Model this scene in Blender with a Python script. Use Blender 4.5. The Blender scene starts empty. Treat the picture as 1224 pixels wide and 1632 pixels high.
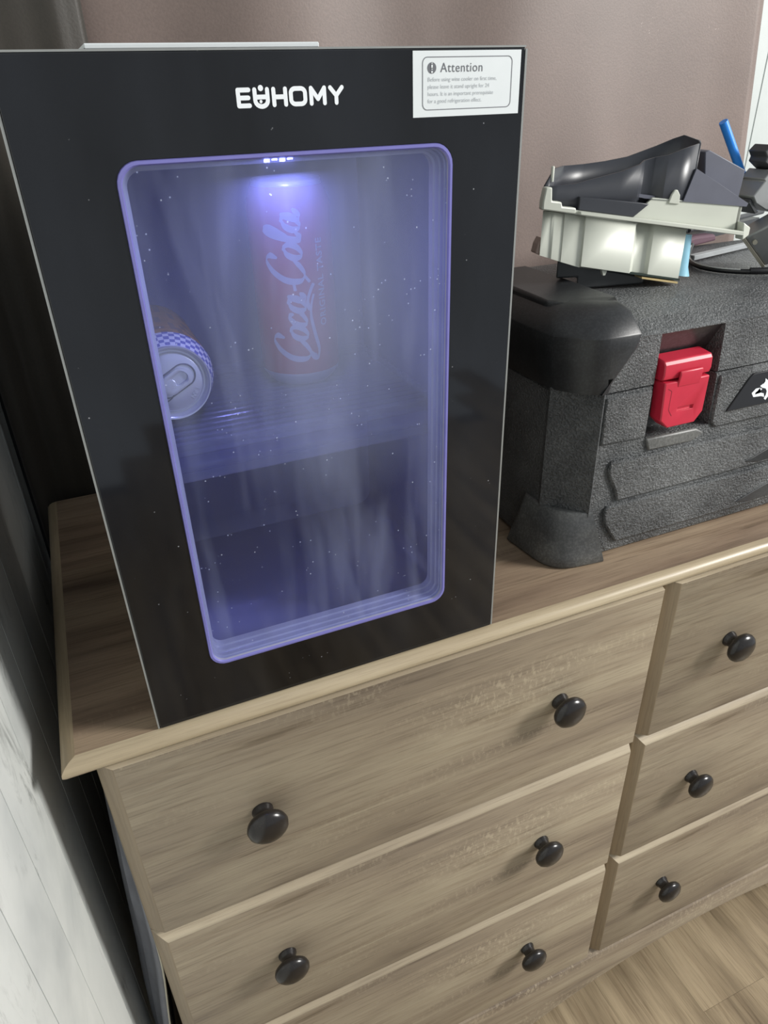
import bpy, bmesh, math, random
from mathutils import Vector, Matrix, noise

random.seed(7)
S = bpy.context.scene
COL = S.collection
PI = math.pi

# ---------------------------------------------------------------- camera
cam_d = bpy.data.cameras.new('camera')
cam = bpy.data.objects.new('camera', cam_d)
COL.objects.link(cam)
S.camera = cam
FPX = 1142.85                                   # focal length in pixels of the 1224 x 1632 frame
cam_d.sensor_fit = 'VERTICAL'
cam_d.sensor_height = 24.0
cam_d.lens = FPX / 1632 * 24.0
cam_d.clip_start = 0.01
RX = Vector((0.9176, -0.3965, -0.0271)).normalized()
FW = Vector((0.3295, 0.7972, -0.5059))
FW = (FW - RX * FW.dot(RX)).normalized()
UP = RX.cross(FW)
M = Matrix((RX, UP, -FW)).transposed().to_4x4()
M.translation = Vector((0.0137, -0.4422, 0.4292))
cam.matrix_world = M

# ---------------------------------------------------------------- world, daylight, exposure
w = bpy.data.worlds.new('world')
S.world = w
w.use_nodes = True
bg = w.node_tree.nodes['Background']
bg.inputs[0].default_value = (0.86, 0.93, 1.0, 1)
bg.inputs[1].default_value = 0.50


def area(name, loc, target, sx, sy, power, color):
    l = bpy.data.lights.new(name, 'AREA')
    l.shape = 'RECTANGLE'
    l.size = sx
    l.size_y = sy
    l.energy = power
    l.color = color
    o = bpy.data.objects.new(name, l)
    COL.objects.link(o)
    o.location = loc
    o.rotation_euler = (Vector(target) - Vector(loc)).to_track_quat('-Z', 'Y').to_euler()
    return o


area('window_daylight', (2.25, -1.05, 1.12), (0.25, 0.0, -0.05), 0.6, 0.75, 78, (1.0, 0.98, 0.945))
S.view_settings.view_transform = 'Standard'
S.view_settings.look = 'None'
S.view_settings.gamma = 1.0
S.view_settings.use_curve_mapping = False
S.view_settings.exposure = 0.0
FLOOR = -0.835                                  # z = 0 is the top of the dresser


# ---------------------------------------------------------------- material helpers
def srgb(r, g, b):
    f = lambda c: (c / 255 / 12.92) if c / 255 <= 0.04045 else ((c / 255 + 0.055) / 1.055) ** 2.4
    return (f(r), f(g), f(b), 1)


class NT:
    def __init__(s, name):
        s.m = bpy.data.materials.new(name)
        s.m.use_nodes = True
        s.t = s.m.node_tree
        s.n = s.t.nodes
        s.p = s.n['Principled BSDF']
        s.out = s.n['Material Output']

    def node(s, kind, **kw):
        nd = s.n.new(kind)
        for k, v in kw.items():
            setattr(nd, k, v)
        return nd

    def set(s, nd, **kw):
        for k, v in kw.items():
            nd.inputs[k.replace('_', ' ')].default_value = v
        return nd

    def link(s, a, b):
        s.t.links.new(a, b)

    def coord(s, scale=(1, 1, 1), rot=(0, 0, 0), loc=(0, 0, 0), out='Object', rnd=0):
        tc = s.node('ShaderNodeTexCoord')
        mp = s.node('ShaderNodeMapping')
        mp.inputs['Scale'].default_value = scale
        mp.inputs['Rotation'].default_value = rot
        mp.inputs['Location'].default_value = loc
        src = tc.outputs[out]
        if rnd:
            oi = s.node('ShaderNodeObjectInfo')
            mul = s.node('ShaderNodeMath', operation='MULTIPLY')
            mul.inputs[1].default_value = rnd
            s.link(oi.outputs['Random'], mul.inputs[0])
            add = s.node('ShaderNodeVectorMath', operation='ADD')
            s.link(src, add.inputs[0])
            s.link(mul.outputs[0], add.inputs[1])
            src = add.outputs[0]
        s.link(src, mp.inputs['Vector'])
        return mp.outputs['Vector']

    def noise(s, vec, scale, detail=4, rough=0.55, dist=0):
        nd = s.node('ShaderNodeTexNoise')
        s.link(vec, nd.inputs['Vector'])
        nd.inputs['Scale'].default_value = scale
        nd.inputs['Detail'].default_value = detail
        nd.inputs['Roughness'].default_value = rough
        nd.inputs['Distortion'].default_value = dist
        return nd.outputs['Fac']

    def ramp(s, fac, stops):
        nd = s.node('ShaderNodeValToRGB')
        cr = nd.color_ramp
        while len(cr.elements) < len(stops):
            cr.elements.new(0.5)
        for e, (p, c) in zip(cr.elements, stops):
            e.position = p
            e.color = c if len(c) == 4 else (*c, 1)
        s.link(fac, nd.inputs['Fac'])
        return nd.outputs['Color']

    def mix(s, fac, a, b, mode='MIX'):
        nd = s.node('ShaderNodeMix', data_type='RGBA', blend_type=mode)
        for sock, v in ((nd.inputs[0], fac), (nd.inputs[6], a), (nd.inputs[7], b)):
            if hasattr(v, 'links') or hasattr(v, 'is_linked'):
                s.link(v, sock)
            else:
                sock.default_value = v
        return nd.outputs[2]

    def bump(s, h, strength, dist=0.001):
        nd = s.node('ShaderNodeBump')
        nd.inputs['Strength'].default_value = strength
        nd.inputs['Distance'].default_value = dist
        s.link(h, nd.inputs['Height'])
        s.link(nd.outputs['Normal'], s.p.inputs['Normal'])
        return nd


def plain(name, col, rough=0.5, metal=0.0, var=0.06, scale=60, spec=0.5, bump=0.0):
    """plain coloured surface with a faint procedural unevenness"""
    k = NT(name)
    v = k.coord()
    f = k.noise(v, scale, 3)
    dark = tuple(c * (1 - var) for c in col[:3]) + (1,)
    light = tuple(min(1, c * (1 + var)) for c in col[:3]) + (1,)
    k.link(k.ramp(f, [(0.3, dark), (0.7, light)]), k.p.inputs['Base Color'])
    k.p.inputs['Roughness'].default_value = rough
    k.p.inputs['Metallic'].default_value = metal
    k.p.inputs['Specular IOR Level'].default_value = spec
    if bump:
        k.bump(f, bump)
    return k.m


def wood(name, dark, mid, light, axis='x', rough=0.42, streak=1.0, rnd=0.0, fleck=0.5, fine=1.0):
    """laminate wood: long streaks along one axis, fine pores, cathedral bands and flecks"""
    k = NT(name)
    a = {'x': (1, 9, 9), 'y': (9, 1, 9), 'z': (9, 9, 1)}[axis]
    b = {'x': (1, 34, 34), 'y': (34, 1, 34), 'z': (34, 34, 1)}[axis]
    cc = {'x': (1, 17, 17), 'y': (17, 1, 17), 'z': (17, 17, 1)}[axis]
    va = k.coord(a, rnd=rnd)
    vb = k.coord(b, rnd=rnd)
    n1 = k.noise(va, 2.4, 5, 0.55, 0.35)
    n2 = k.noise(vb, 13.0, 6, 0.7, 0.15)
    n3 = k.noise(k.coord(cc, rnd=rnd), 4.2, 5, 0.62, 0.5)
    c1 = k.ramp(n1, [(0.30, dark), (0.47, mid), (0.66, light)])
    c2 = k.ramp(n2, [(0.34, (0.66, 0.64, 0.62)), (0.50, (1, 1, 1)), (0.70, (1.1, 1.09, 1.07))])
    col = k.mix(0.85 * fine, c1, c2, 'MULTIPLY')
    c3 = k.ramp(n3, [(0.30, (0.50, 0.46, 0.42)), (0.36, (0.82, 0.79, 0.77)), (0.47, (1, 1, 1))])
    col = k.mix(0.75 * streak, col, c3, 'MULTIPLY')
    # pale cross flecks in a few bands
    vf = k.coord({'x': (5, 1, 3), 'y': (1, 5, 3), 'z': (3, 3, 5)}[axis], rnd=rnd)
    fl = k.noise(vf, 42, 3, 0.7, 0.4)
    band = k.noise(va, 1.7, 2, 0.5)
    m1 = k.ramp(fl, [(0.52, (0, 0, 0)), (0.62, (1, 1, 1))])
    m2 = k.ramp(band, [(0.54, (0, 0, 0)), (0.64, (1, 1, 1))])
    mk = k.mix(1.0, m1, m2, 'MULTIPLY')
    mk = k.mix(1.0, mk, (fleck, fleck, fleck, 1), 'MULTIPLY')
    col = k.mix(mk, col, tuple(min(1, c * 1.25) for c in light[:3]) + (1,))
    k.link(col, k.p.inputs['Base Color'])
    k.p.inputs['Roughness'].default_value = rough
    k.p.inputs['Specular IOR Level'].default_value = 0.35
    k.bump(n2, 0.12, 0.0006)
    return k.m


MAT = {}
MAT['wood_front'] = wood('wood_front', srgb(122, 109, 95), srgb(150, 136, 117), srgb(170, 157, 135))
MAT['wood_top'] = wood('wood_top', srgb(98, 82, 68), srgb(132, 113, 95), srgb(154, 135, 113), rough=0.5)
MAT['wood_trim'] = wood('wood_trim', srgb(148, 134, 110), srgb(168, 153, 127), srgb(184, 170, 144), streak=0.2, fleck=0.1, fine=0.6, rough=0.34)
MAT['wood_edge'] = wood('wood_edge', srgb(156, 143, 123), srgb(174, 161, 139), srgb(188, 176, 154), streak=0.2, fleck=0.0, fine=0.7)
MAT['wood_edge_left'] = wood('wood_edge_left', srgb(126, 111, 91), srgb(146, 130, 108), srgb(160, 145, 122), axis='z', streak=0.2, fleck=0.0, fine=0.7)
MAT['wood_trim_side'] = wood('wood_trim_side', srgb(140, 124, 100), srgb(160, 144, 118), srgb(176, 160, 132), axis='y', streak=0.2, fleck=0.1, fine=0.6)
MAT['wood_side'] = wood('wood_side', srgb(100, 86, 70), srgb(126, 110, 90), srgb(146, 130, 106), axis='z')
MAT['wood_floor'] = wood('wood_floor', srgb(104, 90, 71), srgb(138, 122, 98), srgb(164, 147, 120), axis='y', streak=0.8, rnd=11.0, fleck=0.0, rough=0.38)
MAT['dark_board'] = plain('dark_board', srgb(60, 52, 44), 0.7)
MAT['knob'] = plain('knob', srgb(34, 31, 30), 0.24, var=0.15, scale=120)


def wall_material():
    k = NT('marbled_plank')
    v = k.coord(rnd=23.0)
    n1 = k.noise(v, 5, 5, 0.6, 0.3)
    c = k.ramp(n1, [(0.3, srgb(188, 192, 190)), (0.55, srgb(214, 217, 213)), (0.75, srgb(226, 228, 224))])
    v2 = k.coord((1, 2.2, 0.75), rnd=23.0)
    n2 = k.noise(v2, 16, 8, 0.75, 0.7)
    blot = k.noise(v, 7, 2, 0.5)
    a = k.ramp(n2, [(0.53, (0, 0, 0)), (0.64, (1, 1, 1))])
    b = k.ramp(blot, [(0.50, (0, 0, 0)), (0.60, (1, 1, 1))])
    f = k.mix(1.0, a, b, 'MULTIPLY')
    f = k.mix(1.0, f, (0.6, 0.6, 0.6, 1), 'MULTIPLY')
    k.link(k.mix(f, c, srgb(84, 88, 86)), k.p.inputs['Base Color'])
    k.p.inputs['Roughness'].default_value = 0.38
    return k.m


MAT['plank'] = wall_material()
MAT['joint'] = plain('joint_grey', srgb(52, 54, 54), 0.8)
MAT['white_board'] = plain('white_board', srgb(184, 190, 188), 0.5, var=0.02)


def curtain_material(name, dark, light, spark):
    k = NT(name)
    v = k.coord((1, 1, 1))
    n1 = k.noise(v, 5, 3)
    weave = k.noise(k.coord((420, 420, 420)), 1.0, 2)
    c = k.ramp(n1, [(0.3, dark), (0.7, light)])
    c = k.mix(0.25, c, k.ramp(weave, [(0.3, (0.6, 0.6, 0.6)), (0.7, (1.25, 1.22, 1.2))]), 'MULTIPLY')
    vo = k.node('ShaderNodeTexVoronoi')
    vo.inputs['Scale'].default_value = 260
    k.link(k.coord(), vo.inputs['Vector'])
    sp = k.ramp(vo.outputs['Distance'], [(0.10, (1, 1, 1)), (0.2, (0, 0, 0))])
    patch = k.ramp(k.noise(k.coord((1, 1, 1), loc=(0.31, 0, 0.2)), 9, 3), [(0.56, (0, 0, 0)), (0.66, (1, 1, 1))])
    rndm = k.ramp(k.noise(k.coord(), 150, 0), [(0.52, (0, 0, 0)), (0.58, (1, 1, 1))])
    f = k.mix(1.0, k.mix(1.0, sp, patch, 'MULTIPLY'), rndm, 'MULTIPLY')
    f = k.mix(1.0, f, (spark, spark, spark, 1), 'MULTIPLY')
    c = k.mix(f, c, srgb(214, 200, 192))
    k.link(c, k.p.inputs['Base Color'])
    k.p.inputs['Roughness'].default_value = 0.55
    k.p.inputs['Sheen Weight'].default_value = 0.25
    k.bump(weave, 0.25, 0.0006)
    return k.m


MAT['curtain'] = curtain_material('curtain_brown', srgb(110, 96, 90), srgb(126, 110, 103), 0.55)
MAT['curtain_dark'] = curtain_material('curtain_charcoal', srgb(46, 42, 36), srgb(60, 54, 46), 0.5)


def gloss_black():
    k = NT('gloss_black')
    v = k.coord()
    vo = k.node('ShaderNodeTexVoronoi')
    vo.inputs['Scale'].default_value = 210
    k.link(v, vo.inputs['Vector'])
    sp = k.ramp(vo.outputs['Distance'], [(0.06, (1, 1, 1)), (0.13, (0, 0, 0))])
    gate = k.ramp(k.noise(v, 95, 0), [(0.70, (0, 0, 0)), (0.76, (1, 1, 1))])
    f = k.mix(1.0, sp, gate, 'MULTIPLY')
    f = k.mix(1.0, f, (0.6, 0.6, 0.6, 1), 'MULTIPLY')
    sm = k.ramp(k.noise(k.coord((1, 1, 0.35)), 9, 4), [(0.38, srgb(13, 13, 15)), (0.78, srgb(34, 36, 41))])  # grey of the dust film, lightened to carry room reflections in the colour
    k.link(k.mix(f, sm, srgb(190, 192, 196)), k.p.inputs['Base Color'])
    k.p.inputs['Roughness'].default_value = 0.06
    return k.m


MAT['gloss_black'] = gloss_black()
MAT['fridge_body'] = plain('fridge_body', srgb(20, 20, 22), 0.4)
MAT['silver_edge'] = plain('silver_edge', srgb(150, 152, 150), 0.3, 0.3)
MAT['white_print'] = plain('white_print', srgb(232, 236, 240), 0.5, var=0.02)
MAT['label_paper'] = plain('label_paper', srgb(214, 219, 221), 0.5, var=0.015)
MAT['grey_print'] = plain('grey_print', srgb(96, 98, 104), 0.6, var=0.02)
MAT['pale_print'] = plain('pale_print', srgb(176, 180, 184), 0.6, var=0.02)
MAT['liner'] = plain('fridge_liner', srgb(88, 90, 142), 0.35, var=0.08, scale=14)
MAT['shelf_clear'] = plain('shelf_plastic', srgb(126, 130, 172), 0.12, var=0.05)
_m = MAT['shelf_clear'].node_tree
_tr = _m.nodes.new('ShaderNodeBsdfTransparent')
_mx = _m.nodes.new('ShaderNodeMixShader')
_mx.inputs[0].default_value = 0.22
_m.links.new(_tr.outputs[0], _mx.inputs[1])
_m.links.new(_m.nodes['Principled BSDF'].outputs[0], _mx.inputs[2])
_m.links.new(_mx.outputs[0], _m.nodes['Material Output'].inputs['Surface'])
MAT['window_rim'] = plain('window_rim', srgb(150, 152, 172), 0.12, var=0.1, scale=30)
MAT['window_lip'] = plain('window_lip', srgb(116, 114, 178), 0.2, var=0.06)  # clear plastic; the lavender puts the LED glow into the lip's colour


def glass_haze():
    k = NT('hazy_door_glass')
    n = k.n
    tr = n.new('ShaderNodeBsdfTransparent')
    gl = n.new('ShaderNodeBsdfGlossy')
    gl.inputs['Roughness'].default_value = 0.03
    tr.inputs['Color'].default_value = (0.88, 0.90, 1.0, 1)
    fr = n.new('ShaderNodeFresnel')
    fr.inputs['IOR'].default_value = 1.5
    m1 = n.new('ShaderNodeMixShader')
    # the rear face of the slab is left clear of mirror reflection
    ge = n.new('ShaderNodeNewGeometry')
    inv = n.new('ShaderNodeMath')
    inv.operation = 'SUBTRACT'
    inv.inputs[0].default_value = 1.0
    k.link(ge.outputs['Backfacing'], inv.inputs[1])
    mu = n.new('ShaderNodeMath')
    mu.operation = 'MULTIPLY'
    k.link(fr.outputs[0], mu.inputs[0])
    k.link(inv.outputs[0], mu.inputs[1])
    k.link(mu.outputs[0], m1.inputs[0])
    k.link(tr.outputs[0], m1.inputs[1])
    k.link(gl.outputs[0], m1.inputs[2])
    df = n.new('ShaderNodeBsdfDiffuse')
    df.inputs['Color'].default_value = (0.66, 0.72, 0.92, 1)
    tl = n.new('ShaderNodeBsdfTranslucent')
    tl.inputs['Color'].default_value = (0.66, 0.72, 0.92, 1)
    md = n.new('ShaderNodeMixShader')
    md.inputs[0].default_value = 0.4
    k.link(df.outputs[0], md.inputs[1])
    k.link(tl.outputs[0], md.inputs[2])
    # wiping smears run down the pane; more of them at the upper half
    v1 = k.coord((1, 1, 0.16), rot=(0, 0.32, 0))
    v2 = k.coord((1, 1, 0.14), rot=(0, -0.12, 0), loc=(0.7, 0, 0.2))
    s1 = k.ramp(k.noise(v1, 26, 4, 0.5, 0.6), [(0.50, (0, 0, 0)), (0.68, (1, 1, 1))])
    s2 = k.ramp(k.noise(v2, 34, 4, 0.5, 0.4), [(0.52, (0, 0, 0)), (0.70, (1, 1, 1))])
    big = k.ramp(k.noise(k.coord(), 7, 2), [(0.35, (0.25, 0.25, 0.25)), (0.7, (1, 1, 1))])
    sm = k.mix(1.0, k.mix(1.0, s1, s2, 'ADD'), big, 'MULTIPLY')
    vo = k.node('ShaderNodeTexVoronoi')
    vo.inputs['Scale'].default_value = 190
    k.link(k.coord(), vo.inputs['Vector'])
    sp = k.ramp(vo.outputs['Distance'], [(0.07, (1, 1, 1)), (0.13, (0, 0, 0))])
    gate = k.ramp(k.noise(k.coord(loc=(3, 1, 2)), 80, 0), [(0.60, (0, 0, 0)), (0.66, (1, 1, 1))])
    dust = k.mix(1.0, sp, gate, 'MULTIPLY')
    f = k.mix(1.0, sm, (0.11, 0.11, 0.11, 1), 'MULTIPLY')
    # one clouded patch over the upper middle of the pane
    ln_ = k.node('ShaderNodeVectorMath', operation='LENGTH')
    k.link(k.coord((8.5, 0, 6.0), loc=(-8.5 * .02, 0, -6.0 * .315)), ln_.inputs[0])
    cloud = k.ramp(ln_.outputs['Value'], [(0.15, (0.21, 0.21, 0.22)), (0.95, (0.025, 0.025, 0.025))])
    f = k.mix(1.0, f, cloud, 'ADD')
    f = k.mix(1.0, f, k.mix(1.0, dust, (0.6, 0.6, 0.6, 1), 'MULTIPLY'), 'ADD')
    m2 = n.new('ShaderNodeMixShader')
    k.link(f, m2.inputs[0])
    k.link(m1.outputs[0], m2.inputs[1])
    k.link(md.outputs[0], m2.inputs[2])
    k.link(m2.outputs[0], k.out.inputs['Surface'])
    return k.m


MAT['glass'] = glass_haze()


def emit(name, col, strength):
    k = NT(name)
    k.p.inputs['Base Color'].default_value = col
    k.p.inputs['Emission Color'].default_value = col
    k.p.inputs['Emission Strength'].default_value = strength
    return k.m


MAT['led'] = emit('led_blue', (0.35, 0.38, 1.0, 1), 14.0)


def tool_plastic(name, base, dust_col, dust, tex, rough):
    k = NT(name)
    v = k.coord()
    n = k.noise(v, 430, 3, 0.6, 0.3)
    cl = k.noise(v, 11, 5, 0.6)
    fac = k.ramp(cl, [(0.35, (0, 0, 0)), (0.8, (dust, dust, dust))])
    c = k.mix(fac, base, dust_col)
    top = k.ramp(n, [(0.45, (0.75, 0.75, 0.75)), (0.62, (1.5, 1.5, 1.5))])
    c = k.mix(0.6 if tex else 0.1, c, top, 'MULTIPLY')
    k.link(c, k.p.inputs['Base Color'])
    k.p.inputs['Roughness'].default_value = rough
    k.bump(n, tex, 0.0034)
    return k.m


MAT['tool_tex'] = tool_plastic('pebbled_black_plastic', srgb(56, 58, 60), srgb(132, 134, 134), 0.75, 1.0, 0.34)
MAT['tool_smooth'] = tool_plastic('smooth_black_plastic', srgb(30, 31, 33), srgb(90, 92, 92), 0.35, 0.03, 0.4)
MAT['tool_foot'] = tool_plastic('scuffed_black_rubber', srgb(64, 65, 66), srgb(128, 128, 124), 0.8, 0.03, 0.45)
MAT['recess'] = tool_plastic('recess_black_plastic', srgb(34, 32, 34), srgb(96, 88, 90), 0.5, 0.02, 0.32)
MAT['red'] = plain('red_plastic', srgb(190, 40, 62), 0.4, var=0.05)
MAT['badge'] = plain('badge_black', srgb(30, 30, 33), 0.3)
MAT['white_plastic'] = plain('white_plastic', srgb(192, 195, 184), 0.42, var=0.03, scale=25)
MAT['shell'] = plain('black_shell', srgb(52, 54, 60), 0.36, var=0.08, scale=20)
MAT['shell_grey'] = plain('grey_shell', srgb(92, 94, 106), 0.45, var=0.05)
MAT['blue_rod'] = plain('blue_plastic', srgb(46, 138, 232), 0.35)
MAT['cyan'] = plain('pale_blue_plastic', srgb(142, 192, 212), 0.3)
MAT['pcb'] = plain('green_board', srgb(40, 52, 46), 0.4)
MAT['tan'] = plain('tan_strip', srgb(188, 168, 120), 0.5)
MAT['pink'] = plain('pinkish_tape', srgb(156, 136, 128), 0.6)
MAT['grey_metal'] = plain('grey_metal', srgb(136, 138, 138), 0.38, 0.35, var=0.1, scale=20)
MAT['grey_dark'] = plain('dark_grey_plastic', srgb(58, 60, 62), 0.4)
MAT['beige'] = plain('beige_seam', srgb(150, 146, 132), 0.5)
MAT['maroon'] = plain('maroon_cloth', srgb(88, 62, 74), 0.7)
MAT['bar_grey'] = plain('grey_bar', srgb(158, 162, 164), 0.4)
MAT['cable'] = plain('black_cable', srgb(24, 24, 26), 0.35)
MAT['cable_white'] = plain('white_cable', srgb(190, 192, 190), 0.4)
MAT['alu'] = plain('aluminium', srgb(214, 216, 218), 0.3, 0.6, var=0.03)
MAT['alu_dark'] = plain('aluminium_groove', srgb(96, 98, 104), 0.3, 0.3, var=0.05)
MAT['script_grey'] = plain('script_print', srgb(168, 166, 172), 0.5, var=0.02)
MAT['check_blue'] = plain('print_blue', srgb(96, 100, 178), 0.35, 0.2)
MAT['check_white'] = plain('print_white', srgb(214, 216, 222), 0.35, 0.1)
MAT['coke_red'] = plain('can_red', srgb(150, 32, 50), 0.42, 0.0)
MAT['orange'] = plain('can_orange', srgb(190, 128, 62), 0.35, 0.3, var=0.25, scale=45)
MAT['amber'] = plain('can_brown', srgb(140, 92, 74), 0.35, 0.3, var=0.25, scale=45)
MAT['fabric_grey'] = plain('grey_cloth', srgb(150, 153, 162), 0.85, var=0.14, scale=22, bump=0.2)
MAT['hem'] = plain('cream_hem', srgb(226, 222, 204), 0.7)


# ---------------------------------------------------------------- object helpers
def origin(o):
    v = Vector((0, 0, 0))
    while o is not None:
        v += o.location
        o = o.parent
    return v


def tag(o, label=None, cat=None, group=None, kind=None):
    if label: o['label'] = label
    if cat: o['category'] = cat
    if group: o['group'] = group
    if kind: o['kind'] = kind
    return o


def empty(name, loc, label, cat, group=None):
    o = bpy.data.objects.new(name, None)
    o.empty_display_size = 0.02
    COL.objects.link(o)
    o.location = loc
    return tag(o, label, cat, group)


def build(name, bm, mat, parent=None, at=None, smooth=35, bevel=0, segs=2, label=None):
    """bm is in world coordinates; the object is placed at `at` (or its parent's origin)"""
    bmesh.ops.recalc_face_normals(bm, faces=bm.faces[:])
    po = origin(parent)
    base = Vector(at) if at is not None else po.copy()
    bmesh.ops.translate(bm, verts=bm.verts[:], vec=-base)
    me = bpy.data.meshes.new(name)
    bm.to_mesh(me)
    bm.free()
    mats = mat if isinstance(mat, (list, tuple)) else [mat]
    for m in mats:
        me.materials.append(MAT[m] if isinstance(m, str) else m)
    if smooth:
        for p in me.polygons:
            p.use_smooth = True
        me.set_sharp_from_angle(angle=math.radians(smooth))
    o = bpy.data.objects.new(name, me)
    COL.objects.link(o)
    o.location = base - po
    if parent is not None:
        o.parent = parent
    if bevel:
        bv = o.modifiers.new('bevel', 'BEVEL')
        bv.width = bevel
        bv.segments = segs
        bv.limit_method = 'ANGLE'
        bv.angle_limit = math.radians(40)
    if label:
        o['label'] = label
    return o


def box(bm, x0, x1, y0, y1, z0, z1, mi=0):
    vs = [bm.verts.new((x, y, z)) for z in (z0, z1) for y in (y0, y1) for x in (x0, x1)]
    for f in ((0, 1, 3, 2), (4, 6, 7, 5), (0, 4, 5, 1), (2, 3, 7, 6), (0, 2, 6, 4), (1, 5, 7, 3)):
        bm.faces.new([vs[i] for i in f]).material_index = mi
    return bm


def B(*a):
    return box(bmesh.new(), *a)


def loft(bm, loops, cap0=False, cap1=False, closed=True, mi=None, ring=False):
    """loops: lists of points, same count; quads between successive loops"""
    L = [[bm.verts.new(p) for p in lp] for lp in loops]
    n = len(L[0])
    pairs = list(zip(L, L[1:])) + ([(L[-1], L[0])] if ring else [])
    for j, (a, b) in enumerate(pairs):
        for i in range(n if closed else n - 1):
            k = (i + 1) % n
            f = bm.faces.new((a[i], a[k], b[k], b[i]))
            if mi: f.material_index = mi[j]
    if cap0:
        f = bm.faces.new(L[0][::-1])
        if mi: f.material_index = mi[0]
    if cap1:
        f = bm.faces.new(L[-1])
        if mi: f.material_index = mi[-1]
    return L


def rrect(x0, x1, z0, z1, r, y, n=6):
    """rounded rectangle in the xz plane"""
    pts = []
    for cx, cz, a0 in ((x1 - r, z1 - r, 0), (x0 + r, z1 - r, 90), (x0 + r, z0 + r, 180), (x1 - r, z0 + r, 270)):
        for i in range(n + 1):
            a = math.radians(a0 + 90 * i / n)
            pts.append((cx + r * math.cos(a), y, cz + r * math.sin(a)))
    return pts


def prism(bm, pts, vec, mi=0):
    """closed outline pts (world) extruded along vec"""
    v = Vector(vec)
    a = [bm.verts.new(p) for p in pts]
    b = [bm.verts.new(Vector(p) + v) for p in pts]
    n = len(a)
    fs = [bm.faces.new(a), bm.faces.new(b[::-1])]
    for i in range(n):
        k = (i + 1) % n
        fs.append(bm.faces.new((a[i], b[i], b[k], a[k])))
    for f in fs: f.material_index = mi
    return bm


def tube(bm, pts, r, n=10, mi=0, caps=True):
    pts = [Vector(p) for p in pts]
    rings = []
    up = Vector((0, 0, 1))
    for i, p in enumerate(pts):
        d = (pts[min(i + 1, len(pts) - 1)] - pts[max(i - 1, 0)]).normalized()
        if abs(d.dot(up)) > 0.95: up = Vector((1, 0, 0))
        s = d.cross(up).normalized()
        t = s.cross(d)
        rr = r[i] if isinstance(r, (list, tuple)) else r
        rings.append([p + (s * math.cos(2 * PI * k / n) + t * math.sin(2 * PI * k / n)) * rr for k in range(n)])
    m = [mi] * len(rings)
    loft(bm, rings, caps, caps, mi=m)
    return bm


def spline(pts, per=8):
    """Catmull-Rom through pts (tuples of any length)"""
    out = []
    n = len(pts)
    for i in range(n - 1):
        p0, p1, p2, p3 = pts[max(i - 1, 0)], pts[i], pts[i + 1], pts[min(i + 2, n - 1)]
        for k in range(per):
            t = k / per
            out.append(tuple(0.5 * (2 * b + (c - a) * t + (2 * a - 5 * b + 4 * c - d) * t * t + (3 * b - a - 3 * c + d) * t ** 3)
                             for a, b, c, d in zip(p0, p1, p2, p3)))
    out.append(tuple(pts[-1]))
    return out


def stroke(bm, pts, width, mapf, round_caps=False, mi=0):
    """flat pen stroke: pts 2D, width a number or function(dir)->w, mapf((s,t)) -> world point"""
    P = [Vector((p[0], p[1])) for p in pts]
    l, r = [], []
    for i, p in enumerate(P):
        d = P[min(i + 1, len(P) - 1)] - P[max(i - 1, 0)]
        if d.length < 1e-9: d = Vector((1, 0))
        d.normalize()
        nrm = Vector((-d.y, d.x))
        wd = width(d, i / max(1, len(P) - 1)) if callable(width) else width
        l.append(bm.verts.new(mapf(p + nrm * wd / 2)))
        r.append(bm.verts.new(mapf(p - nrm * wd / 2)))
    for i in range(len(P) - 1):
        bm.faces.new((l[i], l[i + 1], r[i + 1], r[i])).material_index = mi
    if round_caps:
        for p in (P[0], P[-1]):
            disc(bm, p, width / 2, mapf, mi)


def disc(bm, c, rad, mapf, mi=0, n=16):
    vs = [bm.verts.new(mapf(Vector((c[0] + rad * math.cos(2 * PI * k / n), c[1] + rad * math.sin(2 * PI * k / n))))) for k in range(n)]
    bm.faces.new(vs).material_index = mi


def lathe(bm, prof, origin_pt, axis, ref, n=40, mi=None, cap_end=True):
    """prof: (radius, distance along axis)"""
    ax = Vector(axis).normalized()
    u = Vector(ref).normalized()
    v = ax.cross(u)
    o = Vector(origin_pt)
    rings = []
    for rad, h in prof:
        rad = max(rad, 1e-5)
        rings.append([o + ax * h + (u * math.cos(2 * PI * k / n) + v * math.sin(2 * PI * k / n)) * rad for k in range(n)])
    loft(bm, rings, True, True, mi=mi)
    return bm


def text_bm(body, size, mapf, mi=0, bold=0.0, spacing=1.0):
    """flat lettering as mesh, mapped by mapf((s,t))"""
    cu = bpy.data.curves.new('text', 'FONT')
    cu.body = body
    cu.size = size
    cu.offset = bold
    cu.space_character = spacing
    cu.resolution_u = 3
    o = bpy.data.objects.new('text', cu)
    COL.objects.link(o)
    dg = bpy.context.evaluated_depsgraph_get()
    me = bpy.data.meshes.new_from_object(o.evaluated_get(dg))
    bm = bmesh.new()
    bm.from_mesh(me)
    bpy.data.objects.remove(o)
    bpy.data.curves.remove(cu)
    bpy.data.meshes.remove(me)
    wd = max((v.co.x for v in bm.verts), default=0)
    for v in bm.verts:
        v.co = mapf(Vector((v.co.x, v.co.y)))
    for f in bm.faces: f.material_index = mi
    return bm, wd


def merge(dst, src):
    me = bpy.data.meshes.new('tmp')
    src.to_mesh(me)
    src.free()
    dst.from_mesh(me)
    bpy.data.meshes.remove(me)
    return dst


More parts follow.
